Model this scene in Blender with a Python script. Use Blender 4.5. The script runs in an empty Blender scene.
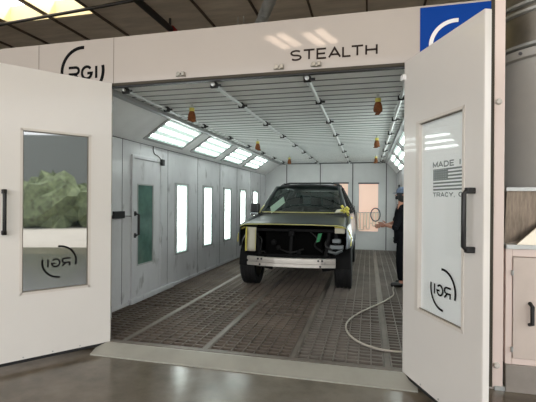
import bpy, bmesh, math, random
from mathutils import Vector, Matrix, Euler
random.seed(7)
PI = math.pi
scene = bpy.context.scene
COL = scene.collection

# ------------------------------------------------------------------ materials
def lin(c):
    return tuple(((x/255)/12.92 if x/255 <= .04045 else ((x/255+.055)/1.055)**2.4) for x in c) + (1,)

def P(name, rgb, rough=.5, metal=0, spec=.5, coat=0, noise=0, nscale=6, stretch=(1,1,1), bump=0, rgb2=None):
    m = bpy.data.materials.new(name); m.use_nodes = True
    nt = m.node_tree; b = nt.nodes['Principled BSDF']
    c = lin(rgb)
    b.inputs['Base Color'].default_value = c
    b.inputs['Roughness'].default_value = rough
    b.inputs['Metallic'].default_value = metal
    b.inputs['Specular IOR Level'].default_value = spec
    b.inputs['Coat Weight'].default_value = coat
    b.inputs['Coat Roughness'].default_value = .04
    if noise or bump or rgb2:
        tc = nt.nodes.new('ShaderNodeTexCoord'); mp = nt.nodes.new('ShaderNodeMapping')
        mp.inputs['Scale'].default_value = stretch
        n = nt.nodes.new('ShaderNodeTexNoise'); n.inputs['Scale'].default_value = nscale
        n.inputs['Detail'].default_value = 6; n.inputs['Roughness'].default_value = .62
        nt.links.new(tc.outputs['Object'], mp.inputs['Vector']); nt.links.new(mp.outputs['Vector'], n.inputs['Vector'])
        r = nt.nodes.new('ShaderNodeValToRGB')
        c2 = lin(rgb2) if rgb2 else tuple(x*(1-noise) for x in c[:3]) + (1,)
        r.color_ramp.elements[0].position = .36; r.color_ramp.elements[0].color = c2
        r.color_ramp.elements[1].position = .62; r.color_ramp.elements[1].color = c
        nt.links.new(n.outputs['Fac'], r.inputs['Fac']); nt.links.new(r.outputs['Color'], b.inputs['Base Color'])
        if bump:
            bp = nt.nodes.new('ShaderNodeBump'); bp.inputs['Strength'].default_value = bump; bp.inputs['Distance'].default_value = .01
            nt.links.new(n.outputs['Fac'], bp.inputs['Height']); nt.links.new(bp.outputs['Normal'], b.inputs['Normal'])
    return m

def EMIT(name, rgb, s):
    m = bpy.data.materials.new(name); m.use_nodes = True
    b = m.node_tree.nodes['Principled BSDF']
    b.inputs['Base Color'].default_value = lin(rgb)
    b.inputs['Emission Color'].default_value = lin(rgb)
    b.inputs['Emission Strength'].default_value = s
    return m

def GLASS(name, tint, refl, rough=.02):
    m = bpy.data.materials.new(name); m.use_nodes = True
    nt = m.node_tree; nt.nodes.clear()
    o = nt.nodes.new('ShaderNodeOutputMaterial'); mix = nt.nodes.new('ShaderNodeMixShader')
    t = nt.nodes.new('ShaderNodeBsdfTransparent'); g = nt.nodes.new('ShaderNodeBsdfGlossy')
    t.inputs['Color'].default_value = lin(tint); g.inputs['Roughness'].default_value = rough
    fr = nt.nodes.new('ShaderNodeLayerWeight'); fr.inputs['Blend'].default_value = .5
    pw = nt.nodes.new('ShaderNodeMath'); pw.operation = 'POWER'; pw.inputs[1].default_value = 5
    nt.links.new(fr.outputs['Facing'], pw.inputs[0])
    ma = nt.nodes.new('ShaderNodeMath'); ma.operation = 'MULTIPLY_ADD'; ma.inputs[1].default_value = 1-refl; ma.inputs[2].default_value = refl; ma.use_clamp = True
    nt.links.new(pw.outputs[0], ma.inputs[0]); nt.links.new(ma.outputs[0], mix.inputs['Fac'])
    nt.links.new(t.outputs[0], mix.inputs[1]); nt.links.new(g.outputs[0], mix.inputs[2])
    nt.links.new(mix.outputs[0], o.inputs['Surface'])
    return m

M = {}
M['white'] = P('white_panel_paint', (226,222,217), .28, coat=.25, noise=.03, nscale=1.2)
M['header'] = P('shaded_header_white', (182,173,165), .5, coat=.35, noise=.03, nscale=1.0)  # darker copy of the white panel paint; the header's shade is in this colour
M['post'] = P('pinkish_white_paint', (232,214,206), .35)
M['boothwall'] = P('booth_wall_paint', (214,214,217), .3, coat=.2, noise=.13, nscale=2.2, stretch=(1,1,.45))
def smudge(m, scale, stretch, lo, hi, amt):
    nt = m.node_tree; b = nt.nodes['Principled BSDF']
    src = b.inputs['Base Color'].links[0].from_socket
    tc = nt.nodes.new('ShaderNodeTexCoord'); mp = nt.nodes.new('ShaderNodeMapping'); mp.inputs['Scale'].default_value = stretch
    n = nt.nodes.new('ShaderNodeTexNoise'); n.inputs['Scale'].default_value = scale; n.inputs['Detail'].default_value = 4
    r = nt.nodes.new('ShaderNodeMapRange'); r.inputs['From Min'].default_value = lo; r.inputs['From Max'].default_value = hi
    r.inputs['To Min'].default_value = 0; r.inputs['To Max'].default_value = amt
    mx = nt.nodes.new('ShaderNodeMixRGB'); mx.inputs['Color2'].default_value = lin((96,92,92))
    nt.links.new(tc.outputs['Object'], mp.inputs['Vector']); nt.links.new(mp.outputs['Vector'], n.inputs['Vector'])
    nt.links.new(n.outputs['Fac'], r.inputs['Value']); nt.links.new(r.outputs[0], mx.inputs['Fac'])
    nt.links.new(src, mx.inputs['Color1']); nt.links.new(mx.outputs[0], b.inputs['Base Color'])
smudge(M['boothwall'], 3.2, (1,1.6,.8), .6, .72, .55)
M['backwall'] = P('booth_back_paint', (214,214,214), .45, noise=.08, nscale=2)
M['hip'] = P('hip_paint', (240,240,240), .4, noise=.10, nscale=2)
M['boothceil'] = P('ceiling_filter_media', (246,248,246), .8, noise=.04, nscale=3)
M['ceilrib'] = P('ceiling_filter_grid', (120,124,124), .7)
M['seam'] = P('dark_seam', (92,92,95), .7)
M['lightframe'] = P('light_frame_paint', (168,170,170), .4)
M['diff'] = EMIT('lit_diffuser', (214,236,229), .62)
M['tube'] = EMIT('lit_tube', (246,255,250), 11.5)
M['black'] = P('black_plastic', (18,18,19), .45)
M['rubber'] = P('black_rubber', (24,24,25), .75, noise=.3, nscale=20)
M['seal'] = P('olive_rubber_seal', (62,56,44), .7)
M['ink'] = P('black_vinyl', (12,12,13), .8, spec=.15)
M['brownink'] = P('brown_black_vinyl', (46,37,33), .8, spec=.15)
M['greyink'] = P('grey_vinyl', (120,128,128), .6)
M['winframe'] = P('window_frame_paint', (214,208,200), .35)
M['wingasket'] = P('window_gasket', (120,112,102), .5)
M['glass_door'] = GLASS('door_glass', (150,160,162), .34)
M['glass_clear'] = GLASS('clear_glass', (254,255,255), .02)
M['film'] = P('bright_pane_white', (252,254,254), .3)  # white backing that makes the right door window look bright; also flag stars
_nt = M['film'].node_tree; _mx = _nt.nodes.new('ShaderNodeMixShader'); _tl = _nt.nodes.new('ShaderNodeBsdfTranslucent')
_tl.inputs['Color'].default_value = lin((244,249,249)); _mx.inputs['Fac'].default_value = .03
_nt.links.new(_nt.nodes['Principled BSDF'].outputs[0], _mx.inputs[1]); _nt.links.new(_tl.outputs[0], _mx.inputs[2])
_nt.links.new(_mx.outputs[0], _nt.nodes['Material Output'].inputs['Surface'])
M['glass_green'] = GLASS('green_glass', (96,140,128), .12)
M['blue'] = P('blue_sign_paint', (0,62,150), .5, spec=.12, noise=.05)
M['signwhite'] = P('sign_white', (236,236,236), .4)
M['concrete'] = P('polished_concrete', (116,107,94), .19, spec=.5, noise=.3, nscale=2.2, rgb2=(90,82,70))
M['ramp'] = P('ramp_steel', (164,162,152), .4, metal=.15, noise=.12, nscale=3)
M['pit'] = P('floor_filter', (36,31,27), .9, noise=.45, nscale=2.2)
M['grate'] = P('grating_steel', (116,104,94), .6, metal=.3, noise=.35, nscale=1.4)
M['grate2'] = P('grating_bar_pale', (132,124,116), .5, metal=.3, noise=.3, nscale=1.4)
M['strip'] = P('floor_strip_steel', (122,113,104), .5, metal=.3, noise=.3, nscale=2)
M['galv'] = P('galvanised_steel', (186,188,186), .4, metal=.5, noise=.25, nscale=4)
M['duct'] = P('galvanised_duct', (150,146,136), .36, metal=.85, noise=.3, nscale=2.5)
M['rail'] = P('bright_pipe', (214,217,216), .35, metal=.3)
M['streak'] = P('streaky_sheet_metal', (150,136,122), .35, metal=.7, noise=.35, nscale=14, stretch=(3,3,.2))
M['fanbox'] = P('grey_fan_paint', (170,168,163), .5, noise=.05)
M['cab'] = P('cabinet_paint', (226,208,200), .4, noise=.03)
M['cabpanel'] = P('cabinet_panel', (206,192,182), .5, noise=.06, nscale=5)
M['cabbase'] = P('cabinet_base', (150,142,134), .6, noise=.2, nscale=3)
M['deck'] = P('roof_deck_board', (214,202,186), .85, noise=.22, nscale=2.5, stretch=(.4,2,1))
M['purlin'] = P('roof_purlin', (84,70,58), .8, noise=.2)
M['pipe'] = P('black_pipe', (34,30,28), .5)
M['red'] = P('red_paint', (150,30,24), .4)
M['wellwall'] = P('skylight_well', (246,228,180), .7, noise=.05)
M['shopwall'] = P('shop_wall', (150,140,128), .8, noise=.1)
M['bag'] = P('brown_paper_bag', (132,76,34), .8, noise=.45, nscale=30)
M['tape'] = P('yellow_tape', (212,200,96), .6)
M['tapepale'] = P('pale_yellow_tape', (200,194,128), .6)
M['paint'] = P('dark_grey_primer', (46,51,53), .36, coat=.15, noise=.08, nscale=3)
M['flank'] = P('lit_flank_grey', (128,134,142), .28, metal=.4, coat=.6)  # paler than the dark body paint: light reflecting off the right flank, as colour
M['bay'] = P('engine_bay_black', (9,9,10), .6, spec=.15, noise=.3, nscale=9)
M['baygrey'] = P('engine_bay_grey', (104,110,112), .4, metal=.4)
M['alu'] = P('aluminium_beam', (204,198,190), .38, metal=.55, noise=.08)
M['mask'] = P('masking_paper', (206,202,184), .8, noise=.08)
M['green'] = P('green_ribbon', (20,120,70), .6)
M['wsglass'] = GLASS('windshield_glass', (200,214,206), .07)
M['sideglass'] = GLASS('side_glass', (70,84,84), .08)
M['seat'] = P('dark_seat', (44,46,48), .8)
M['paper'] = P('pale_paper', (236,240,232), .8)
M['chrome'] = P('chrome', (200,205,210), .15, metal=1)
M['rim'] = P('alloy_rim', (170,165,150), .3, metal=.8)
M['cloth'] = P('black_cloth', (13,14,18), .9, spec=.1, noise=.2, nscale=14)
M['skin'] = P('skin', (176,124,102), .5)
M['cap'] = P('grey_blue_cap', (86,98,118), .8)
M['hose'] = P('pale_hose', (176,168,156), .5)
M['salmon'] = EMIT('lit_room_glass', (226,192,174), .6)
M['cream'] = P('cream_hose', (236,222,204), .6)
M['asphalt'] = P('yard_concrete', (190,184,174), .9, noise=.12, nscale=.5)
M['leaf'] = P('hedge_green', (132,144,108), .9, noise=.6, nscale=3.5)
M['lamp'] = EMIT('lamp_panel', (255,226,200), 26)
M['cable'] = P('dark_cable', (52,50,50), .6)

# ------------------------------------------------------------------ mesh helpers
class MB:
    def __init__(s): s.v = []; s.f = []
    def add(s, vs, fs):
        o = len(s.v); s.v += [tuple(v) for v in vs]; s.f += [tuple(i+o for i in f) for f in fs]; return s
    def box(s, a, b, mat=None):
        x0,y0,z0 = a; x1,y1,z1 = b
        vs = [(x0,y0,z0),(x1,y0,z0),(x1,y1,z0),(x0,y1,z0),(x0,y0,z1),(x1,y0,z1),(x1,y1,z1),(x0,y1,z1)]
        if mat is not None: vs = [mat @ Vector(v) for v in vs]
        return s.add(vs, [(3,2,1,0),(4,5,6,7),(0,1,5,4),(1,2,6,5),(2,3,7,6),(3,0,4,7)])
    def bar(s, p, q, w, h, up=(0,0,1)):
        p = Vector(p); q = Vector(q); d = (q-p); L = d.length; d.normalize()
        u = Vector(up); r = d.cross(u)
        if r.length < 1e-4: r = d.cross(Vector((1,0,0)))
        r.normalize(); u = r.cross(d)
        mt = Matrix((r, d, u)).transposed().to_4x4(); mt.translation = p
        return s.box((-w/2,0,-h/2),(w/2,L,h/2), mt)
    def tube(s, pts, r, n=10, cap=True):
        pts = [Vector(p) for p in pts]; rings = []
        rs = r if isinstance(r, (list,tuple)) else [r]*len(pts)
        prev = None
        for i, p in enumerate(pts):
            d = (pts[min(i+1,len(pts)-1)] - pts[max(i-1,0)]).normalized()
            if prev is None:
                a = d.cross(Vector((0,0,1)))
                if a.length < 1e-3: a = d.cross(Vector((1,0,0)))
            else: a = prev - d*prev.dot(d)
            a.normalize(); prev = a; b = d.cross(a)
            rings.append([p + (a*math.cos(2*PI*k/n) + b*math.sin(2*PI*k/n))*rs[i] for k in range(n)])
        vs = [v for ring in rings for v in ring]; fs = []
        for i in range(len(rings)-1):
            for k in range(n):
                fs.append((i*n+k, i*n+(k+1)%n, (i+1)*n+(k+1)%n, (i+1)*n+k))
        if cap: fs += [tuple(reversed(range(n))), tuple((len(rings)-1)*n+k for k in range(n))]
        return s.add(vs, fs)
    def lathe(s, prof, n=32, mat=None, closed=False):
        # prof: (radius, height) about local z
        vs = []; fs = []
        m = len(prof)
        for k in range(n):
            a = 2*PI*k/n
            for r, h in prof:
                v = Vector((r*math.cos(a), r*math.sin(a), h)); vs.append(mat @ v if mat is not None else v)
        for k in range(n):
            k2 = (k+1) % n
            for i in range(m if closed else m-1):
                j = (i+1) % m
                fs.append((k*m+i, k2*m+i, k2*m+j, k*m+j))
        return s.add(vs, fs)
    def prism(s, poly, t, mat):
        # poly in local xy, extruded 0..t along local z
        n = len(poly)
        vs = [mat @ Vector((x,y,0)) for x,y in poly] + [mat @ Vector((x,y,t)) for x,y in poly]
        fs = [tuple(reversed(range(n))), tuple(range(n,2*n))] + [(i,(i+1)%n,n+(i+1)%n,n+i) for i in range(n)]
        return s.add(vs, fs)
    def grid(s, fn, nu, nv):
        vs = [fn(i/nu, j/nv) for i in range(nu+1) for j in range(nv+1)]
        fs = [(i*(nv+1)+j, (i+1)*(nv+1)+j, (i+1)*(nv+1)+j+1, i*(nv+1)+j+1) for i in range(nu) for j in range(nv)]
        return s.add(vs, fs)
    def build(s, name, mat, parent=None, bevel=0, smooth=False, solid=0, loc=None, seg=2):
        me = bpy.data.meshes.new(name); me.from_pydata(s.v, [], s.f)
        bm = bmesh.new(); bm.from_mesh(me)
        bmesh.ops.recalc_face_normals(bm, faces=bm.faces); bm.to_mesh(me); bm.free()
        me.materials.append(mat)
        o = bpy.data.objects.new(name, me); COL.objects.link(o)
        if parent is not None: o.parent = parent
        if loc is not None: o.location = loc
        if solid:
            md = o.modifiers.new('solid','SOLIDIFY'); md.thickness = solid; md.offset = 0
        if bevel:
            md = o.modifiers.new('bevel','BEVEL'); md.width = bevel; md.segments = seg; md.limit_method = 'ANGLE'
        if smooth:
            for p in me.polygons: p.use_smooth = True
            try: me.set_sharp_from_angle(angle=math.radians(40))
            except Exception: pass
        return o

def tag(o, label=None, cat=None, group=None, kind=None):
    if label: o['label'] = label
    if cat: o['category'] = cat
    if group: o['group'] = group
    if kind: o['kind'] = kind
    return o
def thing(name, label, cat, loc=(0,0,0), rz=0, group=None):
    o = bpy.data.objects.new(name, None); COL.objects.link(o); o.empty_display_size = .1
    o.location = loc; o.rotation_euler = (0,0,rz)
    return tag(o, label, cat, group)
def struct(o, label, cat): return tag(o, label, cat, None, 'structure')
def copy_tree(o, parent=None):
    c = o.copy(); COL.objects.link(c)
    if parent is not None: c.parent = parent
    for ch in list(o.children): copy_tree(ch, c)
    return c
def boxo(name, a, b, mat, parent=None, bevel=0): return MB().box(a,b).build(name, mat, parent, bevel)

# ------------------------------------------------------------------ stroke lettering
def arc(cx, cy, rx, ry, a0, a1, n=10):
    return [(cx+rx*math.cos(math.radians(a0+(a1-a0)*i/n)), cy+ry*math.sin(math.radians(a0+(a1-a0)*i/n))) for i in range(n+1)]
GL = {
 'S': [arc(.5,.75,.45,.25,35,270,10)[:] + arc(.5,.25,.45,.25,90,-145,10)],
 'T': [[(0,1),(1,1)],[(.5,1),(.5,0)]],
 'E': [[(.95,1),(.05,1),(.05,0),(.95,0)],[(.05,.5),(.85,.5)]],
 'A': [[(0,0),(.5,1),(1,0)],[(.2,.3),(.8,.3)]],
 'L': [[(.05,1),(.05,0),(.9,0)]],
 'H': [[(.05,0),(.05,1)],[(.95,0),(.95,1)],[(.05,.5),(.95,.5)]],
 'M': [[(.02,0),(.02,1),(.5,.2),(.98,1),(.98,0)]],
 'D': [[(.05,0),(.05,1),(.5,1)] + arc(.5,.5,.45,.5,90,-90,10) + [(.05,0)]],
 'I': [[(.5,0),(.5,1)]],
 'N': [[(.05,0),(.05,1),(.95,0),(.95,1)]],
 'R': [[(.05,0),(.05,1),(.65,1)] + arc(.65,.72,.3,.28,90,-90,8) + [(.05,.44)],[(.55,.44),(.95,0)]],
 'r': [[(.0,1),(.65,1)] + arc(.65,.72,.3,.28,90,-90,8) + [(.1,.44),(.1,.0)],[(.55,.44),(.95,0)]],
 'C': [arc(.5,.5,.45,.5,40,320,16)],
 'Y': [[(0,1),(.5,.45),(1,1)],[(.5,.45),(.5,0)]],
 'G': [arc(.5,.5,.45,.5,40,340,16) + [(.95,.45),(.55,.45)]],
 ',': [[(.5,.06),(.4,-.18)]],
 ' ': [],
}
NARROW = {'L': .78, 'E': .88, 'I': .35, ',': .35, ' ': .5}
def strokes(mb, pl, w, org, ex, ez, nrm, t=.002):
    """thin raised ribbon along polyline in the plane org + x*ex + z*ez"""
    P2 = [Vector(p) for p in pl]
    P2 = [p for i, p in enumerate(P2) if i == 0 or (p-P2[i-1]).length > 1e-6]
    n = len(P2); closed = (P2[0]-P2[-1]).length < 1e-6
    if closed: P2 = P2[:-1]; n -= 1
    L = []; Rr = []
    for i in range(n):
        if closed: d0 = (P2[i]-P2[i-1]).normalized(); d1 = (P2[(i+1)%n]-P2[i]).normalized()
        else:
            d0 = (P2[i]-P2[i-1]).normalized() if i else (P2[1]-P2[0]).normalized()
            d1 = (P2[i+1]-P2[i]).normalized() if i < n-1 else d0
        n0 = Vector((-d0.y,d0.x)); n1 = Vector((-d1.y,d1.x)); m = n0+n1
        m = m*(1/max(.35, m.dot(n0))) if m.length > 1e-6 else n0
        L.append(P2[i]+m*w/2); Rr.append(P2[i]-m*w/2)
    lo = [org+ex*p.x+ez*p.y for p in L+Rr]; hi = [p+nrm*t for p in lo]
    fs = []; N = 2*n
    for i in range(n if closed else n-1):
        j = (i+1) % n
        fs += [(i,j,n+j,n+i),(N+i,N+n+i,N+n+j,N+j),(i,N+i,N+j,j),(n+i,n+j,N+n+j,N+n+i)]
    if not closed: fs += [(0,n,N+n,N),(n-1,N+n-1,N+2*n-1,2*n-1)]
    mb.add(lo+hi, fs)
def text(mb, s, h, cw, gap, w, org, ex, ez, nrm, total=None):
    ws = [cw*NARROW.get(c,1) for c in s]
    W = sum(ws) + gap*(len(s)-1) - s[:-1].count('L')*cw*.2
    k = total/W if total else 1
    x = 0
    for c, cwid in zip(s, ws):
        for pl in GL[c]:
            strokes(mb, [((x + px*cwid)*k, pz*h) for px, pz in pl] if c not in 'I,' else [((x + cwid/2 + (px-.5)*cw*.4)*k, pz*h) for px, pz in pl], w, org, ex, ez, nrm)
        x += cwid + (gap if c != 'L' else gap-cw*.2)
    return W*k
def logo(name, R, w, c, ex, ez, nrm, mat, parent, label):
    """two arcs of a broken ring with three letters inside"""
    mb = MB()
    strokes(mb, arc(0,0,R,R,85,196,22), w, c, ex, ez, nrm)
    strokes(mb, arc(0,0,R,R,12,-92,22), w, c, ex, ez, nrm)
    h = R*.5
    text(mb, 'rGI', h, R*.52, R*.1, w*.8, c - ex*R*.66 - ez*h*.62, ex, ez, nrm)
    o = mb.build(name, mat, parent); o['label'] = label
    return o

# ------------------------------------------------------------------ dimensions (metres; booth floor z=0, booth front plane y=0)
H = 2.75; W = 3.0; XL = -.646; XR = 3.53; YB = 9.24; ZC = 2.735; ZTOP = 3.245; ZF = -.08; ZR = 5.9
XHL = -.094; XHR = 3.0; ZH = 2.36

# ------------------------------------------------------------------ shop
fl = MB().box((-14,-9,ZF-.2),(9.2,12,ZF))
struct(fl.build('floor', M['concrete']), 'polished brown-grey concrete shop floor in front of the booth', 'floor')
yd = MB().box((9.2,-40,ZF-.25),(60,30,ZF-.03)).box((-14,-40,ZF-.25),(9.2,-9,ZF-.03))
struct(yd.build('yard', M['asphalt']), 'pale concrete yard outside the shop', 'ground')
# roof deck with skylight openings
SKX = [(-6.06,-4.82),(-4.74,-3.6)]; SKY = (1.6,4.5)
xs = sorted([-14,9.2] + [v for a in SKX for v in a]); ys = [-9,SKY[0],SKY[1],12]
dk = MB()
for i in range(len(xs)-1):
    for j in range(3):
        if j == 1 and any(abs(xs[i]-a) < 1e-6 for a,b in SKX): continue
        dk.box((xs[i],ys[j],ZR),(xs[i+1],ys[j+1],ZR+.12))
ceil = struct(dk.build('ceiling', M['deck']), 'brown boarded shop roof deck above the booth', 'ceiling')
for x in [-6.09-1.21*k for k in range(1,6)] + [-6.1,-4.78,-3.56,-2.3,-1.1,.13,1.37,2.62,3.86,5.1,6.4,7.6]:
    big = abs(x+2.3) < .01
    boxo('purlin', (x-.02,-8.9,ZR-.05),(x+.02,11.9,ZR), M['purlin'], ceil)
for k, (a,b) in enumerate(SKX):
    mb = MB()
    for q in (((a,SKY[0],ZR),(a+.02,SKY[1],ZR+.42)),((b-.02,SKY[0],ZR),(b,SKY[1],ZR+.42)),
              ((a+.02,SKY[0],ZR),(b-.02,SKY[0]+.02,ZR+.42)),((a+.02,SKY[1]-.02,ZR),(b-.02,SKY[1],ZR+.42))): mb.box(*q)
    t = thing('skylight', ['skylight well at the top left corner of the photo','skylight well right of the corner one, nearer the round logo'][k], 'skylight', group='skylights in the roof')
    mb.build('well', M['wellwall'], t)
struct(boxo('wall_north', (-14,12,ZF),(9.2,12.2,ZR), M['shopwall']), 'far shop wall behind the booth', 'wall')
struct(boxo('wall_west', (-14.2,-9,ZF),(-14,12,ZR), M['shopwall']), 'left shop wall', 'wall')
we = MB().box((9.2,-.6,ZF),(9.4,12,ZR)).box((9.2,-9,4.9),(9.4,-.6,ZR))
struct(we.build('wall_east', M['shopwall']), 'right shop wall with a tall doorway to the yard', 'wall')
struct(boxo('backdrop_building', (44,-60,ZF),(46,8,9), P('backdrop_grey', (118,122,120), .8)), 'unseen grey building added across the yard to darken the door glass reflection', 'building')  # out of view; added as a dark backdrop for the left door glass reflection
hd = MB()
for k in range(34):
    cx = 19+random.random()*3; cy = -32+k*1.15; r = .8+random.random()*.9
    n1, n2 = 10, 14
    vs = []; fs = []
    for i in range(n1+1):
        for j in range(n2):
            a = PI*i/n1; b = 2*PI*j/n2; rr = r*(.8+.4*random.random())
            vs.append((cx+rr*math.sin(a)*math.cos(b), cy+rr*math.sin(a)*math.sin(b), 1.1+rr*1.1*math.cos(a)))
    for i in range(n1):
        for j in range(n2): fs.append((i*n2+j, i*n2+(j+1)%n2, (i+1)*n2+(j+1)%n2, (i+1)*n2+j))
    hd.add(vs, fs)
tag(hd.build('hedge', M['leaf']), 'green hedge along the yard, mirrored in the left door glass', 'hedge', None, 'stuff')

def pipe(name, pts, r, mat, label, cat='pipe', group=None, n=12):
    return tag(MB().tube(pts, r, n).build(name, mat, None, smooth=True), label, cat, group)
pipe('roof_pipe', [(-9,4.2,5.68),(-5.9,4.07,5.68),(-3.4,3.86,5.68),(6,3.0,5.68)], .035, M['pipe'], 'black pipe crossing below both skylights at upper left', group='black pipes under the roof')
sp = thing('sprinkler_pipe', 'thick black sprinkler pipe with a red fitting above the header', 'pipe', (-1.92,4.92,5.6), group='black pipes under the roof')
MB().tube([(0,-12,-.02),(0,.1,-.02)], .075, 14).build('pipe_run', M['pipe'], sp, smooth=True)
MB().tube([(.0,.05,-1.2),(.0,.05,1.0-.78)], .03, 10).build('drop_pipe', M['pipe'], sp, smooth=True)
MB().tube([(0,.1,-.02),(0,.26,-.02)], .1, 14).build('fitting', M['red'], sp, smooth=True)
d = MB().tube([(1.15,3.2,5.5),(.42,4.6,5.35),(-.16,5.5,5.1),(-.3,5.8,4.4),(-.32,5.9,3.4)], .115, 20)
dt = thing('spiral_duct', 'silver round duct angling down behind the header at top centre', 'duct')
d.build('duct_run', M['galv'], dt, smooth=True)
rings = MB()
for k in range(8):
    f = k/8; a = Vector((1.15,3.2,5.5)).lerp(Vector((.42,4.6,5.35)), f); b = Vector((1.15,3.2,5.5)).lerp(Vector((.42,4.6,5.35)), f+.02)
    rings.tube([a,b], .121, 20)
rings.build('duct_ridge', M['galv'], dt, smooth=True)
for k, dx in enumerate((0,.14)):
    pipe('hanger_wire', [(-.3+dx,5.2,ZR-.1),(-.3+dx,5.2,2.9)], .009, M['galv'], ['left of two thin wires beside the silver round duct','right of two thin wires beside the silver round duct'][k], 'wire', 'hanging wires', 6)
for k in range(2):
    t = thing('high_bay_lamp', ['shop ceiling lamp mirrored left on the header above the lettering','shop ceiling lamp mirrored right on the header above the lettering'][k], 'lamp', (.55+k*.95,-6.3,5.55), .35, 'shop ceiling lamps')
    boxo('housing', (-.33,-.5,.03),(.33,.5,.1), M['fanbox'], t); 
    for q in (-.17,.17): boxo('lamp_panel', (q-.1,-.45,0),(q+.1,.45,.03), M['lamp'], t)
    MB().tube([(0,0,.1),(0,0,.34)], .01, 6).build('hanger', M['pipe'], t)

# ------------------------------------------------------------------ booth floor
bf = MB().box((XL-.1,.0,ZF),(XR+.1,YB+.1,-.045))
bf = struct(bf.build('booth_floor', M['pit']), 'grated floor inside the spray booth', 'floor')
STR = [.16,1.085,1.985,2.87]
for x in STR: boxo('floor_strip', (x-.025,.02,-.04),(x+.025,YB,.001), M['strip'], bf)
boxo('sill_plate', (XL,-.03,-.04),(XR,.03,.002), M['strip'], bf)
cols = [(XL+.01,STR[0]-.03)] + [(STR[i]+.03,STR[i+1]-.03) for i in range(3)] + [(STR[3]+.03,XR-.01)]
rows = [.04,1.38] + [1.38+1.22*k for k in range(1,7)]; rows[-1] = YB-.02
for ci, (a,b) in enumerate(cols):
    for ri in range(len(rows)-1):
        y0, y1 = rows[ri]+.006, rows[ri+1]-.006
        mb = MB()
        cross, th = ((.085,.011) if ri != 1 else (.15,.016))
        n = int((y1-y0)/cross)
        for k in range(n+1):
            y = y0 + (y1-y0)*k/n
            mb.box((a,y-th,-.04),(b,y+th,-.004))
        n = 5 if ci in (0,4) else 7
        for k in range(n+1):
            x = a + (b-a)*k/n
            xa = min(max(x-.006,a), b-.012)
            mb.box((xa,y0,-.036),(xa+.012,y1,-.001))
        mb.build('grating_panel', M['grate2'] if ci >= 3 else M['grate'], bf)
rp = thing('threshold_ramp', 'pale grey steel ramp along the foot of the booth opening', 'ramp')
mt = Matrix(((0,0,1,0),(1,0,0,0),(0,1,0,0),(0,0,0,1)))
mt.translation = (-.06,0,0)
MB().prism([(-.235,ZF),(-.035,ZF),(-.035,-.002),(-.06,-.002),(-.235,ZF+.012)], 3.16, mt).build('ramp_plate', M['ramp'], rp)

# ------------------------------------------------------------------ booth shell
wl = MB().box((XL-.08,.06,ZF),(XL,YB+.08,ZC+.1))
wl = struct(wl.build('wall_left', M['boothwall']), 'grey left wall inside the booth', 'wall')
for y in (1.18,2.5,3.75,5.0,6.25,7.5,8.6): boxo('panel_seam', (XL,y-.004,0),(XL+.003,y+.004,ZH), M['seam'], wl)
boxo('top_seam', (XL,.06,ZH-.006),(XL+.004,YB,ZH+.006), M['seam'], wl)
boxo('kick_strip', (XL,.06,0),(XL+.02,YB,.045), M['boothwall'], wl)
wr = struct(MB().box((XR,.06,ZF),(XR+.08,YB+.08,ZC+.1)).build('wall_right', M['boothwall']), 'grey right wall inside the booth, mostly behind the right door', 'wall')
for y in (1.18,2.4,3.62,4.84,6.06,7.28,8.5): boxo('panel_seam', (XR-.003,y-.004,0),(XR,y+.004,ZH), M['seam'], wr)
boxo('top_seam', (XR-.004,.06,ZH-.006),(XR,YB,ZH+.006), M['seam'], wr)
MB().tube([(XR,7.93,1.884),(XR-.05,7.93,1.884)], .09, 20).build('round_vent', M['black'], wr, smooth=True)
wb = struct(MB().box((XL,YB,ZF),(XR,YB+.08,ZC+.1)).build('wall_back', M['backwall']), 'pale grey back wall of the booth behind the car', 'wall')
for x in (.08,1.18,2.2,3.22): boxo('panel_seam', (x-.014,YB-.01,0),(x+.014,YB,ZC), M['seam'], wb)
boxo('top_seam', (XHL,YB-.012,ZC-.035),(XHR+.2,YB,ZC), M['seam'], wb)
def hip(sgn, xw, xt, name, label):
    mb = MB()
    d = Vector((xw-xt,0,ZH-ZC)); n = Vector((-(ZH-ZC),0,(xw-xt)))
    n.normalize()
    if n.z < 0: n = -n
    a = Vector((xt,.06,ZC)); b = Vector((xw,.06,ZH)); off = n*.05
    e = Vector((0,YB-.06,0))
    mb.add([a,b,b+off,a+off,a+e,b+e,b+e+off,a+e+off],[(0,1,2,3),(7,6,5,4),(0,4,5,1),(1,5,6,2),(2,6,7,3),(3,7,4,0)])
    return struct(mb.build(name, M['hip']), label, 'panel'), a, b, n
h1, ha, hb, hn = hip(1, XL, XHL, 'trim_1', 'sloped grey panel between left wall and booth ceiling')
h2, ga, gb, gn = hip(-1, XR, XHR+.2, 'trim_2', 'sloped grey panel between right wall and booth ceiling')
hd = (hb-ha).normalized(); gd = (gb-ga).normalized(); HL = (hb-ha).length; GL2 = (gb-ga).length
boxo('edge_beam', (XHL-.05,.06,ZC-.05),(XHL+.03,YB,ZC), M['lightframe'], h1)
boxo('edge_beam', (XHR+.17,.06,ZC-.05),(XHR+.25,YB,ZC), M['lightframe'], h2)
# booth ceiling with lateral ribs
bc = struct(MB().box((XHL-.1,.06,ZC),(XHR+.3,YB+.08,ZC+.08)).build('booth_ceiling', M['boothceil']), 'ribbed pale filter ceiling of the booth', 'ceiling')
y = .1; k = 0
while y < YB:
    MB().box((XHL,y-.009,ZC-.005),(XHR+.2,y+.009,ZC)).build('grid_rib', M['ceilrib'], bc)
    y += .2033; k += 1
for x in (XHL+.06,): pass
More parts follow.
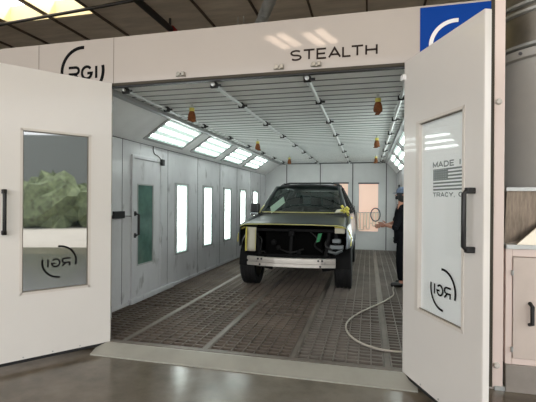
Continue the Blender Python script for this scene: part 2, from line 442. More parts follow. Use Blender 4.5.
# clamp rails along the ceiling
railx = [.1,1.13,2.1,3.04]
rlab = ['silver ceiling pipe with black clamps along the left light panels','silver ceiling pipe with black clamps, nearest the ceiling middle on the left','silver ceiling pipe with black clamps running toward the car roof on the right','silver ceiling pipe with black clamps at the right edge of the booth ceiling']
for i, x in enumerate(railx):
    t = thing('ceiling_pipe', rlab[i], 'pipe', (x,0,ZC-.075), group='pipes along the booth ceiling')
    MB().tube([(0,.07,.04),(0,YB-.02,.04)], .022 if i else .016, 10).build('pipe_run', M['rail'], t, smooth=True)
    ysl = [.12] + [1.05+1.24*k for k in range(7)]
    for y in ysl:
        mb = MB().tube([(-.035,y,.035),(.035,y,.035)], .029, 10)
        mb.box((.03,y-.01,.025),(.075,y+.01,.045)).box((-.02,y-.02,.03),(.02,y+.02,.075))
        mb.build('clamp', M['black'], t)
# sprinkler heads wrapped in bags
bagspots = [(.48,1.0,'nearest the opening over the side door'),(.53,4.0,'half way along the left light panels'),(.58,7.1,'above the back wall on the left'),(2.785,1.0,'nearest the opening on the right'),(2.83,4.0,'half way back on the right'),(2.87,7.2,'above the back window on the right')]
for i, (x,y,txt) in enumerate(bagspots):
    t = thing('bagged_sprinkler', 'brown bag taped over a ceiling sprinkler, '+txt, 'sprinkler', (x,y,ZC), i*.7, 'bagged sprinkler heads')
    MB().lathe([(0,-.205),(.042,-.202),(.052,-.185),(.048,-.14),(.036,-.1),(.024,-.075),(.03,-.06),(0,-.055)], 12).build('bag', M['bag'], t, smooth=True)
    MB().lathe([(.031,-.092),(.033,-.07),(.033,-.045),(.0,-.045)], 12).build('tape_band', M['tape'], t, smooth=True)
    MB().tube([(0,0,-.06),(0,0,-.0)], .016, 8).build('pipe_nipple', M['galv'], t, smooth=True)
    mb = MB(); mb.prism([(-.06,0),(.0,.05),(.07,-.02),(.01,-.03)], .02, Matrix.Translation((0,0,-.2)) @ Matrix.Rotation(PI/2,4,'X')); mb.build('bag_fold', M['bag'], t)

# ------------------------------------------------------------------ lights in the booth
hiplab = ['sloped ceiling light nearest the opening, above the side door','second sloped ceiling light from the opening','third sloped ceiling light from the opening','farthest sloped ceiling light, nearest the back wall']
def hiplight(a, dv, n, y0, L, label, group):
    # local frame: origin on hip plane; u along slope, y along booth
    t = thing('sloped_light', label, 'light', (0,0,0), 0, group)
    inn = -n
    def pt(u, y, w): return a + dv*u + Vector((0,y-.06,0)) + inn*w
    def slab(name, u0,u1,y0,y1,w0,w1,mat):
        mb = MB(); vs = [pt(u,y,w) for w in (w0,w1) for (u,y) in ((u0,y0),(u1,y0),(u1,y1),(u0,y1))]
        mb.add(vs,[(3,2,1,0),(4,5,6,7),(0,1,5,4),(1,2,6,5),(2,3,7,6),(3,0,4,7)]); return mb.build(name, mat, t)
    U0, U1 = .075, .52
    slab('diffuser', U0,U1,y0,y0+L,0,.004,M['diff'])
    for k in range(3):
        u = U0 + (U1-U0)*(k+.5)/3
        slab('tube', u-.027,u+.027,y0+.03,y0+L-.03,.004,.008,M['tube'])
    mb = MB()
    for q in ((U0-.05,U0,y0-.06,y0+L+.06),(U1,U1+.045,y0-.06,y0+L+.06),(U0,U1,y0-.06,y0),(U0,U1,y0+L,y0+L+.06)):
        vs = [pt(u,y,w) for w in (0,.016) for (u,y) in ((q[0],q[2]),(q[1],q[2]),(q[1],q[3]),(q[0],q[3]))]
        mb.add(vs,[(3,2,1,0),(4,5,6,7),(0,1,5,4),(1,2,6,5),(2,3,7,6),(3,0,4,7)])
    mb.build('light_frame', M['lightframe'], t)
    return t
for k in range(4): hiplight(ha, hd, hn, 1.62+1.62*k, 1.16, hiplab[k], 'sloped lights along the left of the booth')
for k in range(4): hiplight(ga, gd, gn, 1.62+1.62*k, 1.16, ['first','second','third','last'][k]+' sloped ceiling light from the opening on the right side of the booth', 'sloped lights along the right of the booth')
sidelab = ['tall lit wall panel just past the side door, largest of the five','second tall lit wall panel from the side door','third tall lit wall panel from the side door','tall lit wall panel next to the car front corner','narrow tall lit wall panel behind the car mirror, nearest the back wall']
def sidelight(x, sgn, y0, label, group):
    t = thing('wall_light', label, 'light', (x,y0,.56), 0, group)
    def bx(name, a, b, mat): 
        return boxo(name, (min(sgn*a[0],sgn*b[0]),a[1],a[2]),(max(sgn*a[0],sgn*b[0]),b[1],b[2]), mat, t)
    bx('diffuser', (0,.03,0),(.004,.46,1.22), M['diff'])
    for q in (.12,.245,.37): bx('tube', (.004,q-.03,.03),(.008,q+.03,1.19), M['tube'])
    mb = MB()
    for q in (((0,-.035,-.035),(.016,.03,1.255)),((0,.46,-.035),(.016,.525,1.255)),((0,0,-.035),(.016,.49,0)),((0,0,1.22),(.016,.49,1.255))):
        mb.box((min(sgn*q[0][0],sgn*q[1][0]),q[0][1],q[0][2]),(max(sgn*q[0][0],sgn*q[1][0]),q[1][1],q[1][2]))
    mb.build('light_frame', M['lightframe'], t)
for k in range(5): sidelight(XL, 1, 2.79+1.245*k, sidelab[k], 'lit panels on the left booth wall')
for k in range(5): sidelight(XR, -1, 2.79+1.245*k, ['first','second','third','fourth','last'][k]+' tall lit panel from the opening on the right booth wall', 'lit panels on the right booth wall')

# ------------------------------------------------------------------ booth front: header, posts
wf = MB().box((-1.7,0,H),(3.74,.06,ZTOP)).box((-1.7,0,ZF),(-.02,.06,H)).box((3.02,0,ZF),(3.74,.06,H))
wf = struct(wf.build('wall_front', M['header'], bevel=.004), 'white front of the booth with the lettered header', 'wall')
boxo('door_track', (-.02,-.015,H-.03),(3.02,.05,H), M['seal'], wf, .004)
for x in (.03,-.93): boxo('panel_seam', (x-.003,-.002,H),(x+.003,0,ZTOP), M['wingasket'], wf)
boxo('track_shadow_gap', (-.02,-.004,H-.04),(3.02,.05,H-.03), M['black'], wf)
boxo('corner_post', (3.718,-.012,ZF+.02),(3.80,.07,3.5), M['post'], wf, .006)
boxo('post_seal', (3.69,-.01,ZF+.02),(3.718,.03,3.5), M['seal'], wf)
for z in (2.36,.13):
    MB().lathe([(.026,0),(.026,.012),(.018,.022),(0,.024)], 16, Matrix.Translation((3.75,-.012,z)) @ Matrix.Rotation(PI/2,4,'X')).build('bolt_cap', M['winframe'], wf, smooth=True)
boxo('post_foot', (3.735,-.02,ZF),(3.83,.08,ZF+.035), M['galv'], wf)
EX, EZ, NF = Vector((1,0,0)), Vector((0,0,1)), Vector((0,-1,0))
tb = MB(); text(tb, 'STEALTH', .087, .15, .032, .017, Vector((1.955,-.001,2.85)), EX, EZ, NF, total=.80)
o = tb.build('header_lettering', M['brownink'], wf); o['label'] = 'dark wide capital lettering'
logo('round_logo', .262, .036, Vector((-.36,-.001,2.905)), EX, EZ, NF, M['ink'], wf, 'black broken-ring logo')
bs = boxo('blue_panel', (3.12,-.006,H+.01),(3.70,0,3.225), M['blue'], wf); bs['label'] = 'blue square panel'
logo('ring_logo', .205, .034, Vector((3.415,-.007,2.882)), EX, EZ, NF, M['signwhite'], wf, 'white broken-ring logo')
for i, x in enumerate((.815,1.841,2.198)):
    mb = MB().box((x-.05,-.02,2.772),(x+.05,0,2.79)).tube([(x-.02,-.03,2.795),(x-.02,0,2.795)], .022, 10).box((x+.015,-.035,2.775),(x+.045,0,2.815))
    mb.build('track_latch', M['duct'], wf, bevel=.002)

# ------------------------------------------------------------------ big doors
def doorleaf(root, sgn, w, y0, y1, glass, handle=None, fwid=.022, name='panel'):
    """leaf in local x = from hinge, z up; y0 visible face, y1 back face"""
    a, b = min(y0,y1), max(y0,y1)
    X0, X1, Z0, Z1 = .205, .835, .605, 2.175
    mb = MB().box((0,a,0),(X0,b,H-.005)).box((X1,a,0),(w,b,H-.005)).box((X0,a,0),(X1,b,Z0)).box((X0,a,Z1),(X1,b,H-.005))
    p = mb.build(name, M['white'], root)
    fr = MB(); f = y0 + sgn*.004; back = y1
    lo, hi = min(f,back), max(f,back)
    for q in (((X0,lo,Z0),(X0+fwid,hi,Z1)),((X1-.022,lo,Z0),(X1,hi,Z1)),((X0,lo,Z0),(X1,hi,Z0+.022)),((X0,lo,Z1-.022),(X1,hi,Z1))): fr.box(*q)
    fr.build('window_frame', M['winframe'], root)
    g2 = MB(); lo, hi = min(y0-sgn*.012,y0-sgn*.02), max(y0-sgn*.012,y0-sgn*.02)
    for q in (((X0+.022,lo,Z0+.022),(X0+.03,hi,Z1-.022)),((X1-.03,lo,Z0+.022),(X1-.022,hi,Z1-.022)),((X0+.022,lo,Z0+.022),(X1-.022,hi,Z0+.03)),((X0+.022,lo,Z1-.03),(X1-.022,hi,Z1-.022))): g2.box(*q)
    g2.build('window_gasket', M['wingasket'], root)
    yg = y0 - sgn*.022
    gl = boxo('window_glass', (X0+.022,min(yg,yg-sgn*.005),Z0+.022),(X1-.022,max(yg,yg-sgn*.005),Z1-.022), glass, root)
    sl = boxo('bottom_seal', (.0,a+.005,-.03),(w,b-.005,0), M['rubber'], root)
    for x in (.3,.55,.8):
        MB().tube([(x,y0,.02),(x,y0+sgn*.004,.02)], .007, 8).build('seal_screw', M['galv'], root)
    if handle:
        z0, z1, x = handle
        hm = MB(); yo = y0 + sgn*.075
        hm.tube([(x,y0+sgn*.05,z0+.0),(x,yo,z0+.02),(x,yo,z1-.02),(x,y0+sgn*.05,z1)], .016, 12)
        hh = hm.build('handle', M['black'], root, smooth=True)
        for z in (z0,z1):
            MB().box((x-.02,min(y0,y0+sgn*.06),z-.02),(x+.02,max(y0,y0+sgn*.06),z+.02)).build('handle_mount', M['black'], hh, bevel=.006)
    return yg
# left leaf: hinge at left jamb, opened outward
def ang(dx, dy): return math.atan2(dy, dx)
D1 = tag(thing('door_1', 'white left booth door swung open, window with mirrored round logo', 'door', (.03,-.03,0), ang(-.6,-.797)), kind='structure')
yg = doorleaf(D1, 1, 1.10, 0, -.06, M['glass_door'], (1.2,1.575,.962))
for z in (.3,1.4,2.5): MB().tube([(-.012,-.03,z-.06),(-.012,-.03,z+.06)], .012, 10).build('hinge', M['galv'], D1, smooth=True)
X, Z, N = Vector((1,0,0)), Vector((0,0,1)), Vector((0,1,0))
logo('round_logo', .152, .018, Vector((.49,yg+.001,.89)), X, Z, N, M['ink'], D1, 'dark mirrored broken-ring logo')
# right leaf, bifold: leaf A seen from inside, leaf B folded behind it
D2 = tag(thing('door_2', 'white right booth door folded open, white window with flag and mirrored logo', 'door', (2.99,-.03,0), ang(.427,-.98)), kind='structure')
yg = doorleaf(D2, -1, 1.02, 0, .05, M['glass_clear'], (1.195,1.585,.935), fwid=.045)
N2 = Vector((0,-1,0))
logo('round_logo', .155, .017, Vector((.56,yg-.001,.845)), -X, Z, N2, M['ink'], D2, 'black mirrored broken-ring logo')
for o in list(D2.children):
    if o.name.startswith('round_logo'): pass
yB = doorleaf(D2, -1, .9, .075, .125, M['glass_clear'], None, name='folded_panel')
wp = MB().grid(lambda u,v: (.206+.628*u,.0285,.606+1.568*v),1,1).build('window_film', M['film'], D2); wp['label'] = 'white sheet added behind the glass to make it look bright'  # added sheet, stands in for the bright light in the window
nB = .0275
SA, TW = .415, .415
tb = MB()
text(tb, 'MADE IN', .036, .05, .014, .0085, Vector((SA,nB,1.778)), X, Z, N2, total=TW)
text(tb, 'TRACY, CA', .029, .04, .01, .006, Vector((SA,nB,1.55)), X, Z, N2, total=TW)
tb.build('window_lettering', M['greyink'], D2)
fm = MB(); fw = TW; fh = .165; z0 = 1.597
st = fh/13
for k in range(13):
    if k % 2 == 0:
        xa = SA + (.19 if k >= 6 else 0)
        fm.box((xa,nB,z0+k*st),(SA+fw,nB+.001,z0+(k+1)*st))
fm.box((SA,nB,z0+6*st),(SA+.19,nB+.001,z0+13*st))
fo = fm.build('window_flag', M['greyink'], D2); fo['label'] = 'grey striped flag decal'
sm = MB()
for r in range(5):
    for c in range(6):
        sm.box((SA+.012+c*.03,nB-.0006,z0+6.6*st+r*.0175),(SA+.018+c*.03,nB-.0001,z0+6.6*st+r*.0175+.006))
sm.build('flag_star', M['film'], D2)['kind'] = 'stuff'
boxo('fold_seal', (.985,.05,.0),(1.012,.062,H-.02), M['seal'], D2)
boxo('edge_trim', (1.02,.002,0),(1.026,.048,H-.005), M['white'], D2)
for z in (.3,1.4,2.5): MB().tube([(-.012,.02,z-.06),(-.012,.02,z+.06)], .012, 10).build('hinge', M['galv'], D2, smooth=True)
boxo('roller_block', (-.02,-.03,2.58),(.03,0,2.63), M['signwhite'], D2, .004)

# ------------------------------------------------------------------ side door in left wall
D3 = tag(thing('door_3', 'grey side door in the left booth wall with a green window', 'door', (XL,1.39,0)), kind='structure')
fr = MB().box((0,0,.08),(.03,.05,2.165)).box((0,.82,.08),(.03,.87,2.165)).box((0,.05,2.115),(.03,.82,2.165))
fr.build('door_frame', M['boothwall'], D3, bevel=.004)
g0,g1,h0,h1 = .14,.60,.53,1.745
MB().box((0,.055,.085),(.02,g0,2.11)).box((0,g1,.085),(.02,.815,2.11)).box((0,g0,.085),(.02,g1,h0)).box((0,g0,h1),(.02,g1,2.11)).build('panel', M['boothwall'], D3)
MB().box((0,g0,h0),(.026,g0+.018,h1)).box((0,g1-.018,h0),(.026,g1,h1)).box((0,g0,h0),(.026,g1,h0+.018)).box((0,g0,h1-.018),(.026,g1,h1)).build('window_frame', M['lightframe'], D3)
boxo('window_glass', (.008,g0+.018,h0+.018),(.013,g1-.018,h1-.018), P('green_pane', (96,130,120), .12, coat=.5, noise=.35, nscale=3), D3)
hb2 = MB().tube([(.02,.075,.985),(.09,.075,1.0),(.09,.075,1.29),(.02,.075,1.305)], .018, 10).build('handle', M['black'], D3, smooth=True)
for z in (.985,1.305): MB().tube([(.02,.075,z),(.034,.075,z)], .035, 14).build('handle_rose', M['black'], hb2, smooth=True)
boxo('closer_box', (.03,.79,2.07),(.075,.87,2.17), M['black'], D3, .006)
boxo('sill', (0,-.06,0),(.06,1.25,.075), M['boothwall'], D3, .008)
MB().tube([(.004,.62,2.36),(.012,.6,2.3),(.012,.64,2.24),(.012,.73,2.225),(.012,.78,2.21),(.02,.84,2.17)], .007, 6).build('cable', M['cable'], D3)
sb = thing('switch_box', 'small black box on the left booth wall beside the side door', 'switch box', (XL,.93,1.25))
boxo('box_body', (0,0,0),(.05,.25,.1), M['black'], sb, .008)
MB().tube([(.012,.25,.03),(.012,.47,.02)], .006, 6).build('cable', M['cable'], sb)
boxo('box_lid', (.05,.012,.01),(.056,.238,.09), M['rubber'], sb)

# ------------------------------------------------------------------ back wall windows and clutter
for n, (xa,xb,za,zb) in enumerate(((2.40,2.975,.575,2.05),(1.62,2.05,.9,2.06))):
    w = tag(thing('window_%d'%(n+1), ['pinkish lit window in the back wall right of the car','salmon window in the back wall partly behind the car roof'][n], 'window', (xa,YB,za)), kind='structure')
    boxo('window_glass', (0,-.008,0),(xb-xa,0,zb-za), M['salmon'], w)
    MB().box((-.03,-.02,-.03),(0,0,zb-za+.03)).box((xb-xa,-.02,-.03),(xb-xa+.03,0,zb-za+.03)).box((0,-.02,-.03),(xb-xa,0,0)).build('window_frame', M['backwall'], w)
    boxo('window_head', (-.03,-.03,zb-za),(xb-xa+.03,0,zb-za+.045), M['seam'], w)
rk = thing('hanging_rack', 'rail hung with pale looped hoses below the pinkish back window', 'rack', (2.68,YB-.12,0))
MB().tube([(-.36,0,1.16),(.36,0,1.16)], .014, 8).build('rail', M['galv'], rk, smooth=True)
for x in (-.3,.3): MB().tube([(x,0,1.16),(x,.115,1.16)], .012, 8).build('rail_bracket', M['galv'], rk)
for k in range(7):
    x = -.27+.09*k; dz = .25+.28*random.random(); wv = .03+.02*random.random()
    pts = [(x-wv,0,1.16),(x-wv*1.1,-.02,1.16-dz*.6)] + [(x-wv*1.1*math.cos(t*PI/6),-.02,1.16-dz-.04*math.sin(t*PI/6)) for t in range(7)] + [(x+wv*1.1,-.02,1.16-dz*.6),(x+wv,0,1.16)]
    MB().tube(pts, .026, 8).build('hose_loop', M['cream'], rk, smooth=True)
MB().tube([(.22+.14*math.cos(2*PI*t/20),-.05,1.1+.2*math.sin(2*PI*t/20)) for t in range(21)], .018, 8).build('coiled_hose', M['baygrey'], rk, smooth=True)
fe = thing('fire_extinguisher', 'dark red upright cylinder on the back wall between car and pinkish window', 'extinguisher', (2.16,YB-.11,.85))
MB().lathe([(0,0),(.07,0),(.078,.02),(.078,.42),(.06,.48),(.025,.51),(.022,.56),(0,.56)], 20).build('tank', M['red'], fe, smooth=True)
MB().box((-.02,-.09,.56),(.02,.03,.585)).box((-.02,-.07,.6),(.02,.02,.615)).build('valve_handle', M['black'], fe)
MB().tube([(.03,0,.54),(.1,-.02,.5),(.11,-.03,.3),(.1,-.04,.15)], .012, 8).build('discharge_hose', M['black'], fe, smooth=True)
boxo('wall_bracket', (-.03,.075,.1),(.03,.11,.45), M['galv'], fe)

# ------------------------------------------------------------------ right side: cabinet, hood, fan box, duct
cb = thing('filter_cabinet', 'pinkish white metal cabinet with black door handle at the right edge', 'cabinet', (3.815,-.0,ZF))
boxo('cabinet_body', (0,.02,.23),(1.25,1.2,1.2), M['cab'], cb)
boxo('cabinet_base', (0,-.03,0),(1.28,1.2,.23), M['cabbase'], cb, .004)
cd = MB().box((.055,-.02,.285),(1.2,.02,1.13)).build('door', M['cabpanel'], cb)
fr = MB().box((.0,-.012,.23),(.05,.02,1.2)).box((.05,-.012,1.135),(1.25,.02,1.2)).box((.05,-.012,.23),(1.25,.02,.28))
fr.build('door_surround', M['cab'], cb, bevel=.004)
hm = MB().tube([(.18,-.02,.575),(.18,-.075,.59),(.18,-.075,.735),(.18,-.02,.75)], .016, 10).build('handle', M['black'], cd, smooth=True)
for z in (.36,1.0): MB().tube([(.045,-.03,z-.02),(.045,-.03,z+.02)], .011, 8).build('hinge', M['galv'], cb)
boxo('top_angle', (0,-.03,1.2),(1.27,1.2,1.235), M['galv'], cb)
ho = thing('metal_hood', 'streaky sheet metal hood resting on the pinkish cabinet', 'hood', (3.84,.0,1.155))
mt = Matrix(((0,0,1,0),(1,0,0,0),(0,1,0,0),(0,0,0,1)))
MB().add([(0,0.12,0),(.04,.12,0),(1.2,.03,0),(1.2,1.1,0),(0,1.1,0),(0,.06,.45),(1.2,.06,.45),(1.2,1.1,.45),(0,1.1,.45)],
         [(0,1,6,5),(1,2,6),(2,3,7,6),(3,4,8,7),(4,0,5,8),(5,6,7,8),(4,3,2,1,0)]).build('hood_shell', M['streak'], ho)
pl = MB().add([(.06,-.0,0),(1.2,-.0,0),(1.2,.05,.44),(.42,.05,.33),(.06,.02,0),(1.2,.02,0),(1.2,.07,.44),(.42,.07,.33)],[(0,1,2,3),(7,6,5,4),(0,4,5,1),(1,5,6,2),(2,6,7,3),(3,7,4,0)])
pl.build('front_plate', P('pale_sheet_metal', (206,196,178), .35, metal=.5, noise=.1, nscale=9), ho)
fb = thing('fan_housing', 'plain grey round fan housing above the sheet metal hood', 'fan', (3.84,.0,1.606))
MB().lathe([(0,.03),(.6,.03),(.6,1.25),(0,1.25)], 48, Matrix.Translation((.62,.62,0))).build('housing_body', M['fanbox'], fb, smooth=True)
boxo('lower_flange', (-.02,.0,0),(1.27,1.17,.03), M['galv'], fb)
MB().lathe([(.6,1.17),(.64,1.18),(.64,1.25),(.6,1.26)], 48, Matrix.Translation((.62,.62,0))).build('upper_flange', M['fanbox'], fb, smooth=True)
bl = MB()
for k in range(20):
    a = 2*PI*k/20+.1
    bl.tube([(.62+.64*math.cos(a),.62+.64*math.sin(a),1.215),(.62+.655*math.cos(a),.62+.655*math.sin(a),1.215)], .014, 8)
bl.build('flange_bolt', M['seam'], fb)['kind'] = 'stuff'
ed = thing('exhaust_duct', 'big shiny round duct with raised collars at the top right corner', 'duct', (4.46,.62,2.87))
MB().tube([(0,0,0),(0,0,.6),(-.02,.0,.8),(-.12,.05,1.15),(-.3,.15,1.5),(-.4,.5,1.8)], [.62,.62,.62,.6,.58,.56], 40).build('duct_run', M['duct'], ed, smooth=True)
for z0 in (.0,.30,.37,.62):
    MB().lathe([(.62,z0),(.65,z0+.008),(.65,z0+.032),(.62,z0+.04)], 40).build('collar', M['galv'], ed, smooth=True)

# ------------------------------------------------------------------ hose on floor
def catmull(pts, n=8):
    pts = [Vector(p) for p in pts]; out = []
    q = [pts[0]*2-pts[1]] + pts + [pts[-1]*2-pts[-2]]
    for i in range(1, len(q)-2):
        a,b,c,d = q[i-1:i+3]
        for k in range(n):
            t = k/n
            out.append(.5*((2*b)+(c-a)*t+(2*a-5*b+4*c-d)*t*t+(3*b-a-3*c+d)*t**3))
    out.append(pts[-1]); return out
hz = .015
pts = [(3.5,4.6,hz),(3.3,4.3,hz),(3.16,3.85,hz),(3.1,3.4,hz),(3.08,2.95,hz),(2.91,2.45,hz),(2.72,2.05,hz),(2.55,1.68,hz),(2.44,1.25,hz),(2.47,.88,hz),(2.60,.6,hz),(2.8,.44,hz),(3.05,.42,hz),(3.3,.5,hz),(3.45,.7,hz)]
tag(MB().tube(catmull(pts), .0115, 10).build('air_hose', M['hose'], None, smooth=True), 'pale air hose curving over the grated floor', 'hose')

# ------------------------------------------------------------------ car
CAR = thing('suv', 'dark grey primed SUV without front bumper or grille, taped for painting', 'car', (1.455,3.36,0), math.radians(.9))
AR = .475; WZ = .402
def hw(y):
    if y < -.2: return .86 + .095*min(1,(y+.75)/.55)**.7 if y > -.75 else .86
    if y > 3.6: return .955 - .07*((y-3.6)/.7)**2
    return .955
def zt(y):
    pts = [(-.75,1.05),(-.5,1.10),(.0,1.16),(.65,1.24),(1.4,1.25),(3.6,1.27),(4.3,1.25)]
    for (a,b),(c,d) in zip(pts[:-1],pts[1:]):
        if y <= c: return b+(d-b)*(y-a)/(c-a)
    return pts[-1][1]
def zb(y):
    z = .38
    if y < 0: z = .74
    for yc in (0,3.1):
        dd = AR*AR-(y-yc)**2
        if dd > 0: z = max(z, WZ+math.sqrt(dd))
    return z
def bul(z):
    t = [(.35,.93),(.6,.975),(.85,1.0),(1.0,.995),(1.15,.97),(1.3,.92)]
    for (a,b),(c,d) in zip(t[:-1],t[1:]):
        if z <= c: return b+(d-b)*(z-a)/(c-a)
    return t[-1][1]
ysm = [-.62,-.56,-.5,-AR-.001]
for yc in (0,3.1):
    ysm += [yc-AR*math.cos(PI*k/18) for k in range(19)]
    if yc == 0: ysm += [AR+.001,.6,.8,1.0,1.3,1.6,1.9,2.2,2.5,3.1-AR-.001]
ysm += [3.1+AR+.001,3.75,3.95,4.15,4.28]
for s in (-1,1):
    mb = MB(); NZ = 8
    vs = []; fs = []
    for i, y in enumerate(ysm):
        for j in range(NZ+1):
            z = zb(y)+(zt(y)-zb(y))*j/NZ
            x = hw(y)*bul(z)
            arch = [math.hypot(y-yc, z-WZ) for yc in (0,3.1)]
            if min(arch) < AR+.09: x += .018*(1-(min(arch)-AR)/.09)
            vs.append((s*x,y,z))
    for i in range(len(ysm)-1):
        for j in range(NZ): fs.append((i*(NZ+1)+j,(i+1)*(NZ+1)+j,(i+1)*(NZ+1)+j+1,i*(NZ+1)+j+1))
    mb.add(vs, fs)
    mb.build('side_panel', M['flank'] if s > 0 else M['paint'], CAR, smooth=True, solid=.02)  # right side takes the colour with reflected light painted in
    # wheel house liners
    for yc in (0,3.1):
        MB().grid(lambda u,v: (s*(.935-.32*v), yc-AR*math.cos(PI*u), WZ+AR*math.sin(PI*u)), 18, 2).build('wheel_liner', M['bay'], CAR, smooth=True)
# hood
def hoodp(u, v):
    x = (u*2-1); y = -.62 + 1.28*v
    e = abs(x)
    half = .88 - .04*v
    front = -.045*(1-e**2.2)*(1-v)
    z = 1.108 + .125*v**.85 + (.012+.012*v)*(1-e**2) + (.014 if e < .45 else .014*max(0,1-(e-.45)/.1))*(.1+.9*v)
    if e > .9: z -= .035*(e-.9)/.1
    return (x*half, y+front, z)
MB().grid(hoodp, 36, 14).build('hood', M['paint'], CAR, smooth=True, solid=.018)
# cowl and fender caps fill between hood and side panels
for s in (-1,1):
    MB().grid(lambda u,v: (s*((.88-.04*u)*(1-v)+hw(-.62+1.3*u)*bul(zt(-.62+1.3*u))*v), -.62+1.3*u, (1.045+.17*u**.85+.0)*(1-v)+zt(-.62+1.3*u)*v), 10, 2).build('fender_top', M['paint'], CAR, smooth=True, solid=.015)
boxo('cowl', (-.84,.60,1.2),(.84,.74,1.262), M['black'], CAR)
# windshield
def wsp(u, v):
    x = u*2-1
    half = .812*(1-v)+.65*v
    y = .66+.72*v - (.13*(1-v)+.07*v)*(1-x*x)
    z = 1.275+.515*v + .03*v*(1-x*x)
    return (x*half, y, z)
MB().grid(wsp, 20, 8).build('windshield', M['wsglass'], CAR, smooth=True)
def roofp(u, v):
    x = u*2-1; y = 1.34+2.75*v
    half = .665 - .03*v*v
    front = -.07*(1-x*x)*(1-v)**4
    z = 1.79 + .055*(1-abs(x)**2.6) + .035*math.sin(PI*min(1,v*1.0)) - .05*max(0,v-.75)/.25
    return (x*half, y+front, z)
MB().grid(roofp, 20, 16).build('roof', M['paint'], CAR, smooth=True, solid=.03)
for s in (-1,1):
    MB().tube([(s*.84,.64,1.25),(s*.745,1.0,1.53),(s*.66,1.36,1.785),(s*.65,2.2,1.81)], [.045,.04,.036,.03], 10).build('front_pillar', M['paint'], CAR, smooth=True)
    MB().bar((s*.92,2.0,1.25),(s*.68,2.05,1.8),.04,.10,(0,1,0)).build('middle_pillar', M['black'], CAR)
    MB().bar((s*.92,3.1,1.25),(s*.67,3.1,1.8),.04,.12,(0,1,0)).build('middle_pillar', M['black'], CAR)
    MB().bar((s*.92,4.1,1.25),(s*.65,3.98,1.78),.06,.16,(0,1,0)).build('rear_pillar', M['paint'], CAR)
    MB().grid(lambda u,v: (s*(.90-.24*v), .72+.66*v+(3.35-.66*v)*u, 1.255+.53*v), 10, 4).build('side_window', M['sideglass'], CAR)
    # roof rails
    MB().tube([(s*.6,1.72,1.83),(s*.6,1.85,1.885),(s*.6,3.5,1.9),(s*.6,3.75,1.83)], .02, 10).build('roof_rail', M['black'], CAR, smooth=True)
for y in (1.8,3.3):
    MB().tube([(-.68,y,1.81),(-.62,y,1.865),(-.46,y,1.902),(.46,y,1.902),(.62,y,1.865),(.68,y,1.81)], .017, 10).build('roof_crossbar', M['black'], CAR, smooth=True)
MB().grid(lambda u,v: ((u*2-1)*(.9-.26*v), 4.28-.28*v, 1.24+.53*v), 8, 4).build('rear_window', M['sideglass'], CAR)
boxo('tailgate', (-.95,4.2,.45),(.95,4.27,1.25), M['paint'], CAR, .02)
boxo('rear_bumper', (-.96,4.25,.42),(.96,4.38,.65), M['paint'], CAR, .04)
boxo('floor_pan', (-.9,.5,.33),(.9,4.2,.45), M['bay'], CAR)
MB().box((-.86,.5,.45),(.86,.58,1.2)).build('firewall', M['bay'], CAR)
# cabin
boxo('dashboard', (-.78,.72,1.0),(.78,1.05,1.24), M['seat'], CAR, .05)
def seatp(x, y):
    MB().box((x-.25,y-.25,.45),(x+.25,y+.25,.85)).box((x-.24,y+.14,.8),(x+.24,y+.3,1.38)).build('seat', M['seat'], CAR, bevel=.05)
    MB().box((x-.13,y+.2,1.42),(x+.13,y+.3,1.6)).tube([(x-.05,y+.25,1.34),(x-.05,y+.25,1.44)],.01,6).tube([(x+.05,y+.25,1.34),(x+.05,y+.25,1.44)],.01,6).build('headrest', M['seat'], CAR, bevel=.03)
for x in (-.4,.4): seatp(x,1.75)
for x in (-.45,0,.45): seatp(x,2.75)
sw = Matrix.Translation((.4,1.2,1.17)) @ Matrix.Rotation(math.radians(65),4,'X')
MB().lathe([(.17+.016*math.cos(t*PI/4),.016*math.sin(t*PI/4)) for t in range(8)], 24, sw, closed=True).tube([sw@Vector((-.17,0,0)),sw@Vector((.17,0,0))],.018,8).build('steering_wheel', M['black'], CAR, smooth=True)
boxo('rear_mirror', (-.11,1.12,1.63),(.11,1.15,1.7), M['black'], CAR, .01)
# side mirror (left in photo)
mr = MB().box((-1.045,.56,1.27),(-.86,.70,1.455)).build('side_mirror', M['black'], CAR, bevel=.035, seg=3)
MB().box((-1.03,.545,1.215),(-.87,.66,1.28)).build('mirror_cap', M['chrome'], mr, bevel=.02)
MB().bar((-.95,.62,1.27),(-.84,.72,1.2),.07,.05).build('mirror_arm', M['black'], mr)
